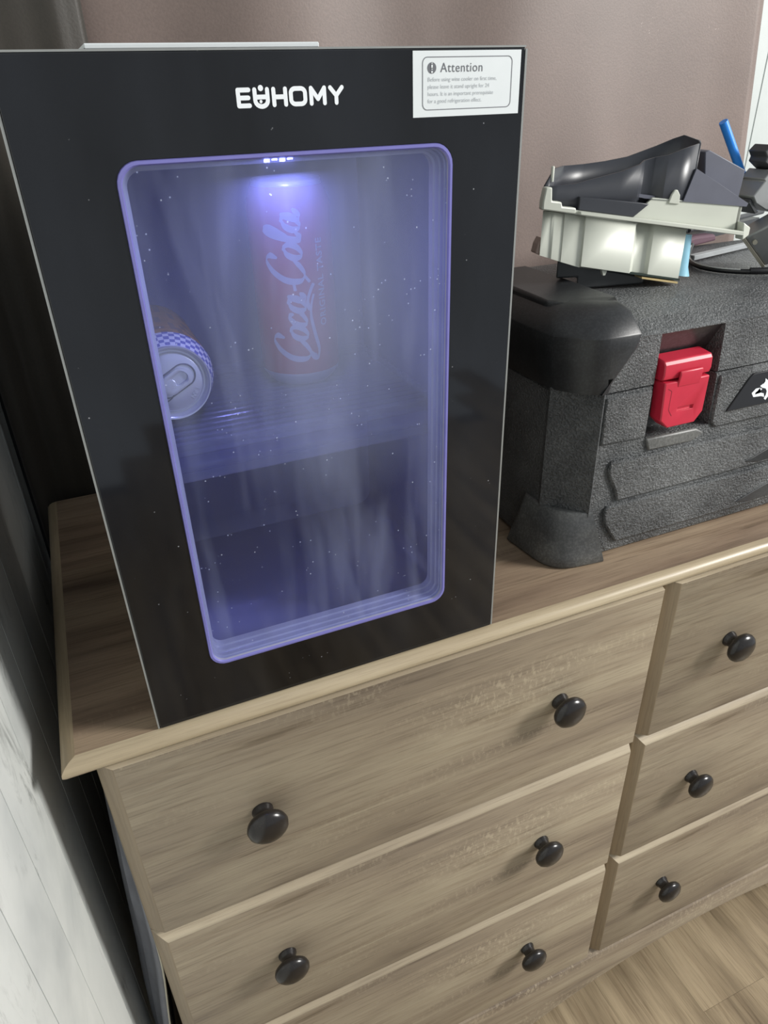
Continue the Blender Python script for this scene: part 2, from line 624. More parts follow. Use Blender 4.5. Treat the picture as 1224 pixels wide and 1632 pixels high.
def cut(o, bm):
    """carve the volume in bm (world coordinates) out of o"""
    bmesh.ops.recalc_face_normals(bm, faces=bm.faces[:])
    bmesh.ops.translate(bm, verts=bm.verts[:], vec=-origin(o))
    me = bpy.data.meshes.new('cutter')
    bm.to_mesh(me)
    bm.free()
    c = bpy.data.objects.new('cutter', me)
    COL.objects.link(c)
    c.location = origin(o)
    md = o.modifiers.new('cut', 'BOOLEAN')
    md.object = c
    md.operation = 'DIFFERENCE'
    md.solver = 'EXACT'
    bpy.context.view_layer.update()
    dg = bpy.context.evaluated_depsgraph_get()
    new = bpy.data.meshes.new_from_object(o.evaluated_get(dg))
    o.modifiers.remove(md)
    o.data = new
    bpy.data.objects.remove(c)


def sheet(bm, rows, mi=0):
    V = [[bm.verts.new(p) for p in r] for r in rows]
    for a, b in zip(V, V[1:]):
        for i in range(len(a) - 1):
            bm.faces.new((a[i], a[i + 1], b[i + 1], b[i])).material_index = mi
    return bm


def thick(o, t, off=0.0):
    m = o.modifiers.new('thickness', 'SOLIDIFY')
    m.thickness = t
    m.offset = off
    return o


# ================================================================= the setting
floor = build('floor', B(-0.2, 2.2, -2.2, 0.56, FLOOR - 0.06, FLOOR - 0.008), 'dark_board')
floor['kind'] = 'structure'
proto = None
for i in range(16):
    x0 = -0.095 + i * 0.128
    for j in range(4):
        y0 = -2.1 + j * 1.0 - 0.31 * (i % 3)
        if y0 > 0.45:
            continue
        y1 = min(y0 + 1.0, 0.499)
        if y1 - y0 < 0.999:
            bm = B(0.0001, 0.1279, 0, y1 - y0 - 0.0003, -0.008, 0)
            bmesh.ops.translate(bm, verts=bm.verts[:], vec=(x0, y0, FLOOR))
            build('plank', bm, 'wood_floor', floor, at=(x0, y0, FLOOR), smooth=0)
            continue
        if proto is None:
            bm = B(0.0001, 0.1279, 0, 0.9997, -0.008, 0)
            bmesh.ops.translate(bm, verts=bm.verts[:], vec=(x0, y0, FLOOR))
            proto = build('plank', bm, 'wood_floor', floor, at=(x0, y0, FLOOR), smooth=0)
        else:
            c = proto.copy()
            COL.objects.link(c)
            c.location = (x0, y0, FLOOR)

WX = -0.098
wall_left = build('wall_left', B(WX - 0.06, WX - 0.008, -2.2, 0.56, FLOOR - 0.05, 1.6), 'joint')
wall_left['kind'] = 'structure'
ys = [0.012 - 0.0785 * k for k in range(20, 0, -1)] + [0.012, 0.0957, 0.179, 0.263, 0.347, 0.4305, 0.502]
for a, b in zip(ys, ys[1:]):
    build('plank', B(WX - 0.008, WX, a + 0.0006, b - 0.0006, FLOOR, 1.6), 'plank', wall_left, at=(WX, a, FLOOR), smooth=0)
wall_back = build('wall_back', B(WX - 0.06, 2.2, 0.508, 0.56, FLOOR - 0.05, 1.6), 'joint')
wall_back['kind'] = 'structure'
x = 0.884
while x < 2.1:
    build('plank', B(x + 0.0005, x + 0.0825, 0.5, 0.508, FLOOR, 1.6), 'white_board', wall_back, at=(x, 0.5, FLOOR), smooth=0, bevel=0.0008, segs=1)
    x += 0.083


# ================================================================= curtains
def curtain(name, x0, x1, y, z0, z1, mat, seed, amp, label, lean=0.0, nx=90, nz=40):
    rows = []
    for j in range(nz + 1):
        z = z0 + (z1 - z0) * j / nz
        r = []
        for i in range(nx + 1):
            t = i / nx
            x = x0 + (x1 - x0) * t + lean * (z - 0.4) * t
            f = amp * (0.55 * math.sin(t * 15 + seed + 0.7 * math.sin(z * 2)) + 0.45 * noise.noise((t * 9, z * 1.1, seed)) * 2)
            r.append((x, y + f, z))
        rows.append(r)
    o = build(name, sheet(bmesh.new(), rows), mat, at=(x0, y, z0), smooth=80)
    thick(o, 0.002)
    return tag(o, label, 'curtain')


curtain('curtain', 0.070, 0.990, 0.466, -0.40, 1.45, 'curtain', 1.3, 0.013,
        'wide brown satin curtain hanging behind the mini fridge and toolbox', lean=-0.11)
curtain('curtain', -0.088, 0.082, 0.448, -0.30, 1.45, 'curtain_dark', 4.1, 0.006,
        'narrow charcoal curtain hanging in the corner left of the fridge', nx=30)

# ================================================================= dresser
DX0, DX1, DY = -0.053, 1.077, -0.010           # carcass sides and plane of the drawer fronts
dresser = empty('dresser', (0.5, 0.2, FLOOR), 'grey brown wooden dresser with six drawers and black knobs', 'dresser')
build('top_panel', B(-0.0635, 1.0875, 0.0015, 0.437, -0.0125, 0.0), 'wood_top', dresser, smooth=0)
prof = [(0.0, 0.0), (0.005, -0.0007), (0.0085, -0.0025), (0.0112, -0.0055), (0.0115, -0.0085), (0.0095, -0.0118), (0.006, -0.0130), (0.0, -0.0132)]


def trim_run(path):
    """path: list of (inner point, outward unit offset at mitre)"""
    loops = [[(p[0] + o * d[0], p[1] + o * d[1], z) for o, z in prof] for p, d in path]
    bm = bmesh.new()
    loft(bm, loops, True, True)
    return bm


XI0, XI1, YI = -0.0635, 1.0875, 0.0015
build('front_trim', trim_run([((XI0, YI), (-1, -1)), ((XI1, YI), (1, -1))]), 'wood_trim', dresser, smooth=50, label='pale rounded front edge strip of the top')
build('side_trim', trim_run([((XI0, YI), (-1, -1)), ((XI0, 0.437), (-1, 0))]), 'wood_trim_side', dresser, smooth=50)
build('side_trim', trim_run([((XI1, YI), (1, -1)), ((XI1, 0.437), (1, 0))]), 'wood_trim_side', dresser, smooth=50)
build('side_panel', B(DX0 + 0.001, DX0 + 0.017, 0.001, 0.43, FLOOR, -0.0135), 'wood_side', dresser, smooth=0)
build('side_panel', B(DX1 - 0.017, DX1 - 0.001, 0.001, 0.43, FLOOR, -0.0135), 'wood_side', dresser, smooth=0)
build('back_panel', B(DX0 + 0.02, DX1 - 0.02, 0.424, 0.43, FLOOR + 0.05, -0.0135), 'dark_board', dresser, smooth=0)
build('centre_panel', B(0.4965, 0.5145, 0.0095, 0.42, FLOOR + 0.06, -0.0135), 'wood_side', dresser, smooth=0)


def drawer_bm(x0, x1, z0, z1, cl, ct, cr=0.002, cb=0.0015, dep=0.012):
    """front slab with rounded-over left and top edges"""
    bm = bmesh.new()
    yb = DY + dep
    steps = [(0, 1.0), (.10, .80), (.86, .10), (1, 0)]
    loops = []
    for a, d in [(0, 1.25)] + steps:
        l, r, b, t = cl * a, cr * a, cb * a, ct * a
        y = DY + dep * d
        loops.append([(x0 + l, y, z0 + b), (x1 - r, y, z0 + b), (x1 - r, y, z1 - t), (x0 + l, y, z1 - t)])
    L = [[bm.verts.new(p) for p in lp] for lp in loops]
    for a, b in zip(L, L[1:]):
        for i in range(4):
            k = (i + 1) % 4
            bm.faces.new((a[i], a[k], b[k], b[i])).material_index = 2 if i == 3 else 1
    bm.faces.new(L[0][::-1])
    bm.faces.new(L[-1])
    return bm


def knob_set(parent, cx, cz):
    kb = bmesh.new()
    prof_k = [(0.0, 0.0), (0.0098, 0.0), (0.0096, 0.0020), (0.0082, 0.0045), (0.0078, 0.0080), (0.0092, 0.0108),
              (0.0145, 0.0126), (0.0176, 0.0150), (0.0186, 0.0180), (0.0177, 0.0212), (0.0145, 0.0240), (0.009, 0.0260), (0.004, 0.0268), (0.0, 0.0270)]
    lathe(kb, prof_k, (cx, DY, cz), (0, -1, 0), (1, 0, 0), 36)
    return build('knob', kb, 'knob', parent, at=(cx, DY, cz), smooth=40)


zs = [(-0.0140, -0.2385), (-0.2405, -0.4690), (-0.4710, -0.6990)]
cols = [(-0.0525, 0.5010, (0.066, 0.383)), (0.5100, 1.0765, (0.6145, 0.9325))]
kz = [-0.1215, -0.3540, -0.5835]
for ci, (x0, x1, kx) in enumerate(cols):
    for ri, (zt, zb) in enumerate(zs):
        ct = 0.0018 if ri == 0 else 0.0138
        d = build('drawer', drawer_bm(x0, x1, zb, zt, 0.0125 if ci == 0 else 0.0115, ct), ['wood_front', 'wood_edge', 'wood_edge_left'], dresser,
                  at=(x0, DY, zb), smooth=40)
        for xk in kx:
            knob_set(d, xk, kz[ri])
        bb = bmesh.new()
        box(bb, x0 + 0.03, x1 - 0.03, 0.012, 0.40, zb + 0.012, zb + 0.10)
        build('drawer_box', bb, 'dark_board', d, at=(x0, DY, zb), smooth=0)

# bottom rail with an arched lower edge
pr = [(DX0 + .001, FLOOR), (0.30, FLOOR)]
for i in range(25):
    t = i / 24
    xx = 0.40 + t * 0.69 * 0.98
    u = (xx - 0.745) / 0.345
    pr.append((xx, -0.755 - 0.072 * abs(u) ** 2.1))
pr = [p for p in pr if p[0] < DX1 - .002]
pr += [(DX1 - .001, -0.80)]
bm = bmesh.new()
top = -0.7010
n = len(pr)


def rail(o, y):
    return [(px, y, pz) for px, pz in pr] + [(pr[-1][0], y, top - o), (pr[0][0], y, top - o)]


loft(bm, [rail(0, 0.012), rail(0, DY + 0.010), rail(0.0085, DY + 0.0015), rail(0.0178 * 0.75, DY)], True, True)
build('bottom_rail', bm, 'wood_front', dresser, smooth=20, label='arched bottom rail')

# ================================================================= mini fridge
FW_, FH = 0.300, 0.4503
fridge = empty('mini_fridge', (0.15, 0.15, 0), 'black glass door mini fridge glowing blue inside on the dresser', 'fridge')
# open cabinet
cab = bmesh.new()
loft(cab, [rrect(.004, .296, .004, .447, .004, .0225), rrect(.004, .296, .004, .447, .004, .285),
           ], False, True)
cab_in = loft(cab, [rrect(.004, .296, .004, .447, .004, .0225), rrect(.028, .272, .028, .425, .008, .0225), rrect(.028, .272, .028, .425, .008, .232)], False, True)
bmesh.ops.remove_doubles(cab, verts=cab.verts[:], dist=1e-6)
build('cabinet', cab, 'fridge_body', fridge)
for sx in (.03, .27):
    for sy in (.05, .26):
        fb = bmesh.new()
        lathe(fb, [(0, 0), (.010, 0), (.011, .002), (.011, .0045), (0, .0045)], (sx, sy, 0), (0, 0, 1), (1, 0, 0), 18)
        build('foot', fb, 'fridge_body', fridge)
ln = bmesh.new()
loft(ln, [rrect(.0285, .2715, .0285, .4245, .010, .0235), rrect(.0290, .2710, .0290, .4240, .016, .218)], False, False)
loft(ln, [rrect(.0290, .2710, .0290, .4240, .016, .218), rrect(.045, .255, .045, .408, .014, .226)], False, True)
bmesh.ops.remove_doubles(ln, verts=ln.verts[:], dist=1e-6)
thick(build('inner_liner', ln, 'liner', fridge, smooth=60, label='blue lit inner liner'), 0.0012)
# shelf with ribs across
sh = B(.030, .270, .031, .214, .1990, .2045)
for i in range(17):
    yy = .046 + i * .0100
    box(sh, .034, .266, yy, yy + .0042, .2045, .2150)
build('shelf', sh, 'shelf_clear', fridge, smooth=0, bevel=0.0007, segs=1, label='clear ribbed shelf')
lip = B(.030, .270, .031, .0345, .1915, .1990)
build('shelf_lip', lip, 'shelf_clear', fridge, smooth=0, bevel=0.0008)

door = bmesh.new()
OUT = (0, .300, .0005, FH)
WIN = (.0475, .2508, .0470, .4012)
o_b = rrect(*OUT, .0015, .0215)
o_f = rrect(*OUT, .0015, .0012)
o_i = rrect(OUT[0] + .001, OUT[1] - .001, OUT[2] + .001, OUT[3] - .001, .0012, 0)
i_f = rrect(*WIN, .0125, 0)
i_b = rrect(*WIN, .0125, .0215)
loft(door, [o_b, o_f, o_i, i_f, i_b], ring=True)
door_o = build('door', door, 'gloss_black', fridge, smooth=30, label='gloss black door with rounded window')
# thin silver side edges
for x0, x1 in ((-.0012, .0002), (.2998, .3012)):
    build('edge_strip', B(x0, x1, .0006, .0042, .001, FH - .001), 'silver_edge', door_o, smooth=0, label='thin silver edge')
build('edge_strip', B(.0, .300, .0006, .0035, FH - .0002, FH + .0008), 'silver_edge', door_o, smooth=0, label='thin silver edge')
# clear plastic rim: stepped tunnel round the window
rim = bmesh.new()


def wr(o, y):
    return rrect(WIN[0] + o, WIN[1] - o, WIN[2] + o, WIN[3] - o, .0125 - o * .6, y)


loft(rim, [wr(.0002, .0004), wr(.0006, -.0008), wr(.0022, -.0010), wr(.0030, .0004),
           wr(.0030, .0040), wr(.0040, .0046), wr(.0040, .0088), wr(.0052, .0094), wr(.0052, .0145), wr(.0066, .0150), wr(.0066, .0205),
           wr(.0002, .0208)], ring=True,
     mi=[1, 1, 1, 0, 0, 0, 0, 0, 0, 0, 0, 0])
build('window_frame', rim, ['window_rim', 'window_lip'], door_o, smooth=30, label='clear plastic window rim with LED glow in its lip colour')
gp = bmesh.new()
loft(gp, [wr(.0031, .0022), wr(.0031, .0036)], True, True)
build('window_pane', gp, 'glass', door_o, smooth=0, label='hazy smeared window pane')

# lettering EUHOMY: pen strokes with round ends
LX0, LZ0, LH = .1177, .4232, .0098
lm = lambda p: (LX0 + p.x * LH, -.00022, LZ0 + p.y * LH)
lg = bmesh.new()
WK = .23
q = .12


LAY = [0]


def st(*pts):
    LAY[0] += 1
    d = -.00022 - .00001 * LAY[0]
    stroke(lg, pts, WK, lambda p: (LX0 + p.x * LH, d, LZ0 + p.y * LH), False)
    for i, c in enumerate((pts[0], pts[-1])):
        d2 = d - .000003 * (i + 1)
        disc(lg, c, WK / 2, lambda p: (LX0 + p.x * LH, d2, LZ0 + p.y * LH))


def arc(cx, cy, rx, ry, a0, a1, n=12):
    return [(cx + rx * math.cos(math.radians(a0 + (a1 - a0) * i / n)), cy + ry * math.sin(math.radians(a0 + (a1 - a0) * i / n))) for i in range(n + 1)]


st((.12, q), (.12, .88)); st((.12, .88), (.72, .88)); st((.12, .5), (.68, .5)); st((.12, q), (.72, q))               # E
st(*([(1.06, .88)] + arc(1.42, .36, .36, .30, 180, 360) + [(1.78, .88)])); st((1.06, .52), (1.78, .52))              # U with its bar
disc(lg, (1.42, .95), .15, lm); disc(lg, (1.38, .30), .085, lm)
st((2.14, q), (2.14, .88)); st((2.82, q), (2.82, .88)); st((2.14, .5), (2.82, .5))                                   # H
st(*([(3.56, .88)] + arc(3.40, .66, .26, .22, 90, 180) + arc(3.40, .34, .26, .22, 180, 270) + arc(3.72, .34, .26, .22, 270, 360) + arc(3.72, .66, .26, .22, 0, 90) + [(3.56, .88)]))  # O
st((4.34, q), (4.34, .88)); st((4.34, .88), (4.74, .34)); st((4.74, .34), (5.14, .88)); st((5.14, .88), (5.14, q))   # M
st((5.50, .88), (5.86, .48)); st((6.22, .88), (5.86, .48)); st((5.86, .48), (5.86, q))                               # Y
build('brand_lettering', lg, 'white_print', door_o, smooth=0, label='white brand lettering')

# attention sticker
SX0, SX1, SZ0, SZ1 = .2232, .2962, .4150, .4488
sl = B(SX0, SX1, -.0004, -.00005, SZ0, SZ1)
sticker = build('warning_sticker', sl, 'label_paper', door_o, smooth=0, label='white attention sticker with grey print')
sm_ = lambda p: (SX0 + p.x, -.00055, SZ0 + p.y)
pr_bm = bmesh.new()
ow, oh = SX1 - SX0, SZ1 - SZ0
fr_o = [(x_ - SX0, z_ - SZ0) for x_, _, z_ in rrect(SX0 + .0060, SX1 - .0060, SZ0 + .0036, SZ1 - .0030, .0032, 0)]
fr_i = [(x_ - SX0, z_ - SZ0) for x_, _, z_ in rrect(SX0 + .0064, SX1 - .0064, SZ0 + .0040, SZ1 - .0034, .0029, 0)]
loft(pr_bm, [[sm_(Vector(p)) for p in fr_o], [sm_(Vector(p)) for p in fr_i]], mi=[0])
disc(pr_bm, (.0122, .0252), .0029, sm_)
sm2 = lambda p: (SX0 + p.x, -.00075, SZ0 + p.y)
stroke(pr_bm, [(.0122, .0273), (.0122, .0248)], .0010, sm2, True, 2)
disc(pr_bm, (.0122, .0232), .0006, sm2, 2)
tb, _w = text_bm('Attention', .0068, lambda p: sm_(Vector((.0178 + p.x, .0230 + p.y))), 0, 0, 1.08)
merge(pr_bm, tb)
for i, line in enumerate(['Before using wine cooler on first time,', 'please leave it stand upright for 24', 'hours. It is an important prerequisite', 'for a good refrigeration effect.']):
    tb, wd = text_bm(line, .0030, lambda p: sm_(Vector((.0095 + p.x, .0184 - i * .0037 + p.y))), 1)
    merge(pr_bm, tb)
build('print', pr_bm, ['grey_print', 'pale_print', 'label_paper'], door_o, smooth=0, label='grey lettering of the sticker')

# lamp in the top of the window
led = bmesh.new()
for i in range(4):
    box(led, .1310 + i * .0046, .1340 + i * .0046, .0042, .0056, .3958 + .0008 * (i % 2), .3974)
build('led', led, 'led', fridge, smooth=0, label='glowing blue lamp')
ll = area('fridge_lamp', (.138, .016, .392), (.14, .05, .20), .03, .012, 0.17, (0.34, 0.35, 1.0))

# ================================================================= cans in the fridge
can = empty('soda_can', (.066, .150, .2150), 'soda can lying on its side in the fridge with chequered neck', 'can')
CC, CR = Vector((.0660, .080, .2485)), .0333
AX, RF = Vector((0, 1, 0)), Vector((1, 0, 0))
bm = bmesh.new()
N = 48
prof_c = [(.0268, .0045), (.0274, .0062), (.0288, .0088), (.0302, .0114), (.0317, .0142), (.0328, .0170), (.0333, .020), (.0333, .024),
          (.0333, .030), (.0333, .038), (.0333, .050), (.0333, .066), (.0333, .084), (.0333, .108), (.0315, .114), (.026, .1195), (.0, .1195)]
rings = []
for rad, h in prof_c:
    rad = max(rad, 1e-5)
    rings.append([bm.verts.new(CC + AX * h + Vector((math.cos(2 * PI * k / N), 0, math.sin(2 * PI * k / N))) * rad) for k in range(N)])
for j in range(len(rings) - 1):
    for k in range(N):
        f = bm.faces.new((rings[j][k], rings[j][(k + 1) % N], rings[j + 1][(k + 1) % N], rings[j + 1][k]))
        if j in (1, 2, 3, 4):
            f.material_index = (k + j) % 2
        elif j < 1:
            f.material_index = 1
        elif j == 5:
            f.material_index = 0 if k % 2 else 1
        elif j in (6, 8):
            f.material_index = 3 if (k * 7 + j) % 3 else 2
        elif j >= 13:
            f.material_index = 4
        else:
            f.material_index = 3 if (k * 5 // 3 + j) % 4 == 0 else 2
build('can_body', bm, ['check_blue', 'check_white', 'orange', 'amber', 'alu'], can, smooth=40, label='printed can body with blue and white checks')
bm = bmesh.new()
lathe(bm, [(.0268, .0050), (.0276, .0036), (.0279, .0012), (.0274, 0), (.0264, .0002), (.0256, .0014), (.0248, .0040), (.0240, .0052), (.0229, .0052), (.0222, .0036), (.0212, .0028), (.0100, .0026), (0, .0026)],
      CC, AX, RF, 56)
build('can_lid', bm, 'alu', can, smooth=50, label='silver can lid with ring pull')
lid_o = [c for c in can.children if c.name.startswith('can_lid')][0]
# ring pull, turned on the lid
TA = math.radians(28)
tdir, tper = Vector((math.cos(TA), 0, math.sin(TA))), Vector((-math.sin(TA), 0, math.cos(TA)))
lmap = lambda s, t, h: CC + tdir * s + tper * t + AX * h


def oval(hl, hw, h, c=0.0, n=24):
    out = []
    for k in range(n):
        a = 2 * PI * k / n
        s = max(hl - hw, 0) * (1 if math.cos(a) > 0 else -1) + hw * math.cos(a) + c
        out.append(lmap(s, hw * math.sin(a), h))
    return out


bm = bmesh.new()
loft(bm, [oval(.0118, .0074, .0024, .002), oval(.0120, .0076, .0008, .002), oval(.0104, .0060, .0004, .002), oval(.0060, .0040, .0012, .0060), oval(.0058, .0038, .0024, .0060)], ring=True)
loft(bm, [oval(.0052, .0048, .0022, -.0030), oval(.0046, .0042, .0009, -.0030), oval(.0014, .0012, .0007, -.0030)], False, True)
build('ring_pull', bm, 'alu', lid_o, smooth=45)
bm = bmesh.new()
for (hl, hw, c, d) in ((.0165, .0092, .0022, .0006), (.0105, .0098, -.0105, .0005)):
    loft(bm, [oval(hl, hw, .0026, c, 32), oval(hl - d, hw - d, .0017, c, 32), oval(hl - 2 * d, hw - 2 * d, .0026, c, 32)])
build('score_line', bm, 'alu_dark', lid_o, smooth=50)
bm = bmesh.new()
for i, ch in enumerate('IRN'):
    an = math.radians(-22 + (-9) * i)
    er, et = Vector((math.cos(an), 0, math.sin(an))), Vector((math.sin(an), 0, -math.cos(an)))
    tb, _w = text_bm(ch, .0046, lambda p: CC + er * (.0165 + p.y) + et * (p.x - .0012) + AX * .0022, 0, .00012)
    merge(bm, tb)
build('embossed_letters', bm, 'alu', lid_o, smooth=0)

cola = empty('cola_can', (.185, .147, .2150), 'tall red cola can standing at the back of the fridge shelf', 'can')
KC, KR = Vector((.1835, .147, .2152)), .0331
bm = bmesh.new()
lathe(bm, [(0, .003), (.022, .003), (.0245, 0), (.027, .002), (.0318, .0085), (.0331, .012), (.0331, .139), (.0318, .145), (.0275, .1545), (.0268, .1565), (.0273, .1582), (.0262, .1590), (.0250, .1565), (.0235, .1562), (0, .1568)],
      KC, (0, 0, 1), (1, 0, 0), 48, mi=[1, 1, 1, 1, 1, 0, 0, 0, 1, 1, 1, 1, 1, 1, 1])
body = build('can_body', bm, ['coke_red', 'alu'], cola, smooth=45)


def on_can(s, t):
    """s runs up the can (reading direction), t is letter height measured to the left round the can"""
    an = math.radians(-104) - t / KR
    rr = KR + .00025
    return (KC.x + rr * math.cos(an), KC.y + rr * math.sin(an), KC.z + s)


US = .0146                                        # one letter unit
om = lambda p: on_can(.0230 + p.x * US * .94, (p.y - .45) * US)
sc = bmesh.new()


def pen(pts, wmin=.07, wmax=.36, sl=.42, per=7):
    pts = [(a + sl * (b - .5) * .55, b) for a, b in pts]
    P = spline(pts, per)
    stroke(sc, P, lambda d, u: wmin + (wmax - wmin) * abs(d.x * .25 + d.y * .97) ** 1.6 * min(1, 8 * u + .15, 8 * (1 - u) + .15), om)


def cap_c(x):
    pen([(x + 1.25, 1.35), (x + 1.28, 1.75), (x + .95, 1.98), (x + .45, 1.65), (x + .12, .95), (x + .22, .22), (x + .62, -.05), (x + 1.05, .18), (x + 1.30, .48)], wmax=.36)


def small_o(x):
    pen([(x + .5, .96), (x + .16, .78), (x + .05, .38), (x + .28, .03), (x + .62, .22), (x + .74, .62), (x + .5, .96), (x + .34, .9)])


cap_c(0); small_o(1.35)
pen([(2.82, .72), (2.62, .97), (2.30, .74), (2.20, .36), (2.42, .03), (2.80, .2), (3.0, .4)])
small_o(3.0); pen([(3.78, .98), (3.68, .5), (3.68, .12), (3.86, .03), (4.1, .3)])
pen([(4.16, .52), (4.62, .58)], wmin=.16, wmax=.2)
cap_c(4.55); small_o(5.95)
pen([(6.75, .3), (7.1, .95), (7.32, 1.6), (7.18, 1.96), (7.0, 1.6), (6.96, .7), (7.02, .12), (7.2, .05), (7.4, .3)])
small_o(7.45); pen([(8.2, .98), (8.1, .5), (8.1, .12), (8.3, .03), (8.6, .35)])
pen([(.60, -.02), (.25, -.26), (.22, -.50), (.7, -.58), (1.6, -.40), (2.6, -.24), (3.3, -.30), (3.9, -.48)], wmin=.12, wmax=.42, sl=0)
pen([(3.0, -.22), (3.5, -.10), (4.1, -.30), (4.5, -.52)], wmin=.16, wmax=.4, sl=0)
pen([(5.0, -.02), (4.75, -.2), (4.6, -.32)], wmin=.1, wmax=.2, sl=0)
tb, _w = text_bm('ORIGINAL TASTE', .0080, lambda p: on_can(.0500 + p.x, -.0240 + p.y), 0, .00018, 1.12)
merge(sc, tb)
tb, _w = text_bm('330 ml e', .0062, lambda p: on_can(.0950 + p.x, -.0320 + p.y), 0, 0)
build('script_lettering', sc, 'script_grey', cola, smooth=0, label='white script lettering')
tb.free()

# ================================================================= booklet on the fridge
o = build('white_booklet', B(.046, .171, .012, .150, FH + .0012, FH + .0038), 'label_paper', smooth=0, at=(.11, .08, FH + .0012), bevel=.0005, segs=1)
tag(o, 'thin white booklet lying flat on top of the mini fridge', 'booklet')

# ================================================================= toolbox
TX1, TYB = 0.94, 0.315
tool = empty('toolbox', (.67, .18, 0), 'dusty black toolbox with red latch standing on the dresser', 'toolbox')


def plan(g, z, c=0.033, x0=.405, x1=TX1, y0=.050, y1=TYB):
    """outline of the box with chamfered corners, grown by g"""
    a, b, d, e = x0 - g, x1 + g, y0 - g, y1 + g
    return [(a + c, d, z), (b - c, d, z), (b, d + c, z), (b, e - c * .4, z), (b - c * .4, e, z), (a + c * .4, e, z), (a, e - c * .4, z), (a, d + c, z)]


bm = bmesh.new()
loft(bm, [plan(-.004, .001), plan(-.001, .004), plan(0, .012), plan(0, .1815), plan(-.0015, .1825)], True, True)
tub = build('tub', bm, 'tool_tex', tool, smooth=25)
bm = bmesh.new()
loft(bm, [plan(-.0015, .1835), plan(.0005, .1848), plan(.0005, .2335), plan(-.0015, .2365), plan(-.014, .2445), plan(-.020, .2455), plan(-.040, .2500)], True, True)
lid = build('lid', bm, 'tool_tex', tool, smooth=25)
for o_ in (tub, lid):
    cutb = bmesh.new()
    prism(cutb, [(.4955, .03, .128), (.5775, .03, .128), (.5715, .03, .2325), (.4955, .03, .2325)], (0, .042, 0))
    cut(o_, cutb)
# recess lining
bm = bmesh.new()
prism(bm, [(.4957, .0722, .128), (.5773, .0722, .128), (.5713, .0722, .2325), (.4957, .0722, .2325)], (0, .003, 0))
build('latch_recess', bm, 'recess', tool, smooth=0)
bm = bmesh.new()
prism(bm, [(.4958, .0715, .232), (.4958, .0520, .232), (.4958, .0715, .198)], (.0755, 0, 0))
build('recess_slope', bm, 'recess', tool, smooth=0)
# upper band and long raised panels on the front
def slab(name, pts, y0, y1, mat='tool_tex', bev=.0022, parent=tool, label=None):
    bm = bmesh.new()
    prism(bm, [(a, y1, b) for a, b in pts], (0, y0 - y1, 0))
    return build(name, bm, mat, parent, smooth=30, bevel=bev, segs=2, label=label)


slab('band_panel', [(.4410, .1800), (.4945, .1800), (.4945, .1305), (.4410, .1325)], .0475, .0515)
slab('band_panel', [(.5785, .1800), (TX1 - .035, .1800), (TX1 - .035, .1200), (.5850, .1235), (.5785, .1300)], .0475, .0515)
slab('ledge', [(.4960, .1285), (.5600, .1275), (.5720, .1205), (.5560, .1140), (.5010, .1150)], .0472, .0530, 'tool_foot', .0018)
slab('raised_panel', [(.4565, .1120), (TX1 - .06, .1040), (TX1 - .06, .0655), (.4705, .0655), (.4660, .0790), (.4580, .0930), (.4545, .1030)], .0465, .0515)
slab('raised_panel', [(.4590, .0620), (TX1 - .06, .0560), (TX1 - .06, .0150), (.4770, .0150), (.4690, .0260), (.4590, .0420), (.4565, .0540)], .0465, .0515)
for zc, xs in ((.0850, .640), (.0350, .640)):
    pts = [(xs + .0 + .10 * t, zc - .012 + .022 * math.sin(PI * (.5 * t)) ** 1.0) for t in [i / 10 for i in range(11)]]
    slab('grip_scoop', pts + [(xs + .10, zc - .014), (xs + .02, zc - .016)], .0455, .0480, 'tool_smooth', .0008)
# corner posts, feet, bumpers
def corner(fn):
    """left-front corner shape and its mirror at the right end"""
    for mir in (False, True):
        fn((lambda p: (TX1 + .405 - p[0], p[1], p[2])) if mir else (lambda p: p))


def post(mp):
    bm = bmesh.new()
    lp = lambda g, z: [mp(p) for p in [(.4400 + g * .2, .0505 - g, z), (.4375 - g * .8, .0478 - g, z), (.4035 - g, .0830 - g * .8, z), (.4050 - g, .0870, z), (.412, .0870, z), (.440, .060, z)]]
    loft(bm, [lp(0, .052), lp(.0012, .056), lp(.0012, .186), lp(0, .188)], True, True)
    build('corner_post', bm, 'tool_tex', tool, smooth=25)


def foot(mp):
    bm = bmesh.new()
    top = [(.4005, .1060), (.4015, .0860), (.4090, .0680), (.4220, .0540), (.4405, .0455)]
    bot = [(.3900, .1180), (.3935, .0880), (.3990, .0590), (.4170, .0435), (.4575, .0385)]

    def lp(t, z, g):
        o_ = [[a + (b - a) * t for a, b in zip(p, r)] for p, r in zip(spline(top, 4), spline(bot, 4))]
        o_ = [tuple(v) for v in o_]
        return [mp((a + g, b + g, z)) for a, b in o_] + [mp((.452 if t > .5 else .442, .058, z)), mp((.425, .095, z)), mp((.412, .118, z))]
    loft(bm, [lp(0, .061, .0012), lp(.02, .0595, 0), lp(.45, .036, 0), lp(.85, .012, 0), lp(1, .003, 0), lp(.97, .0003, .0012)], True, True)
    build('corner_foot', bm, 'tool_foot', tool, smooth=60, label='grey scuffed corner foot')


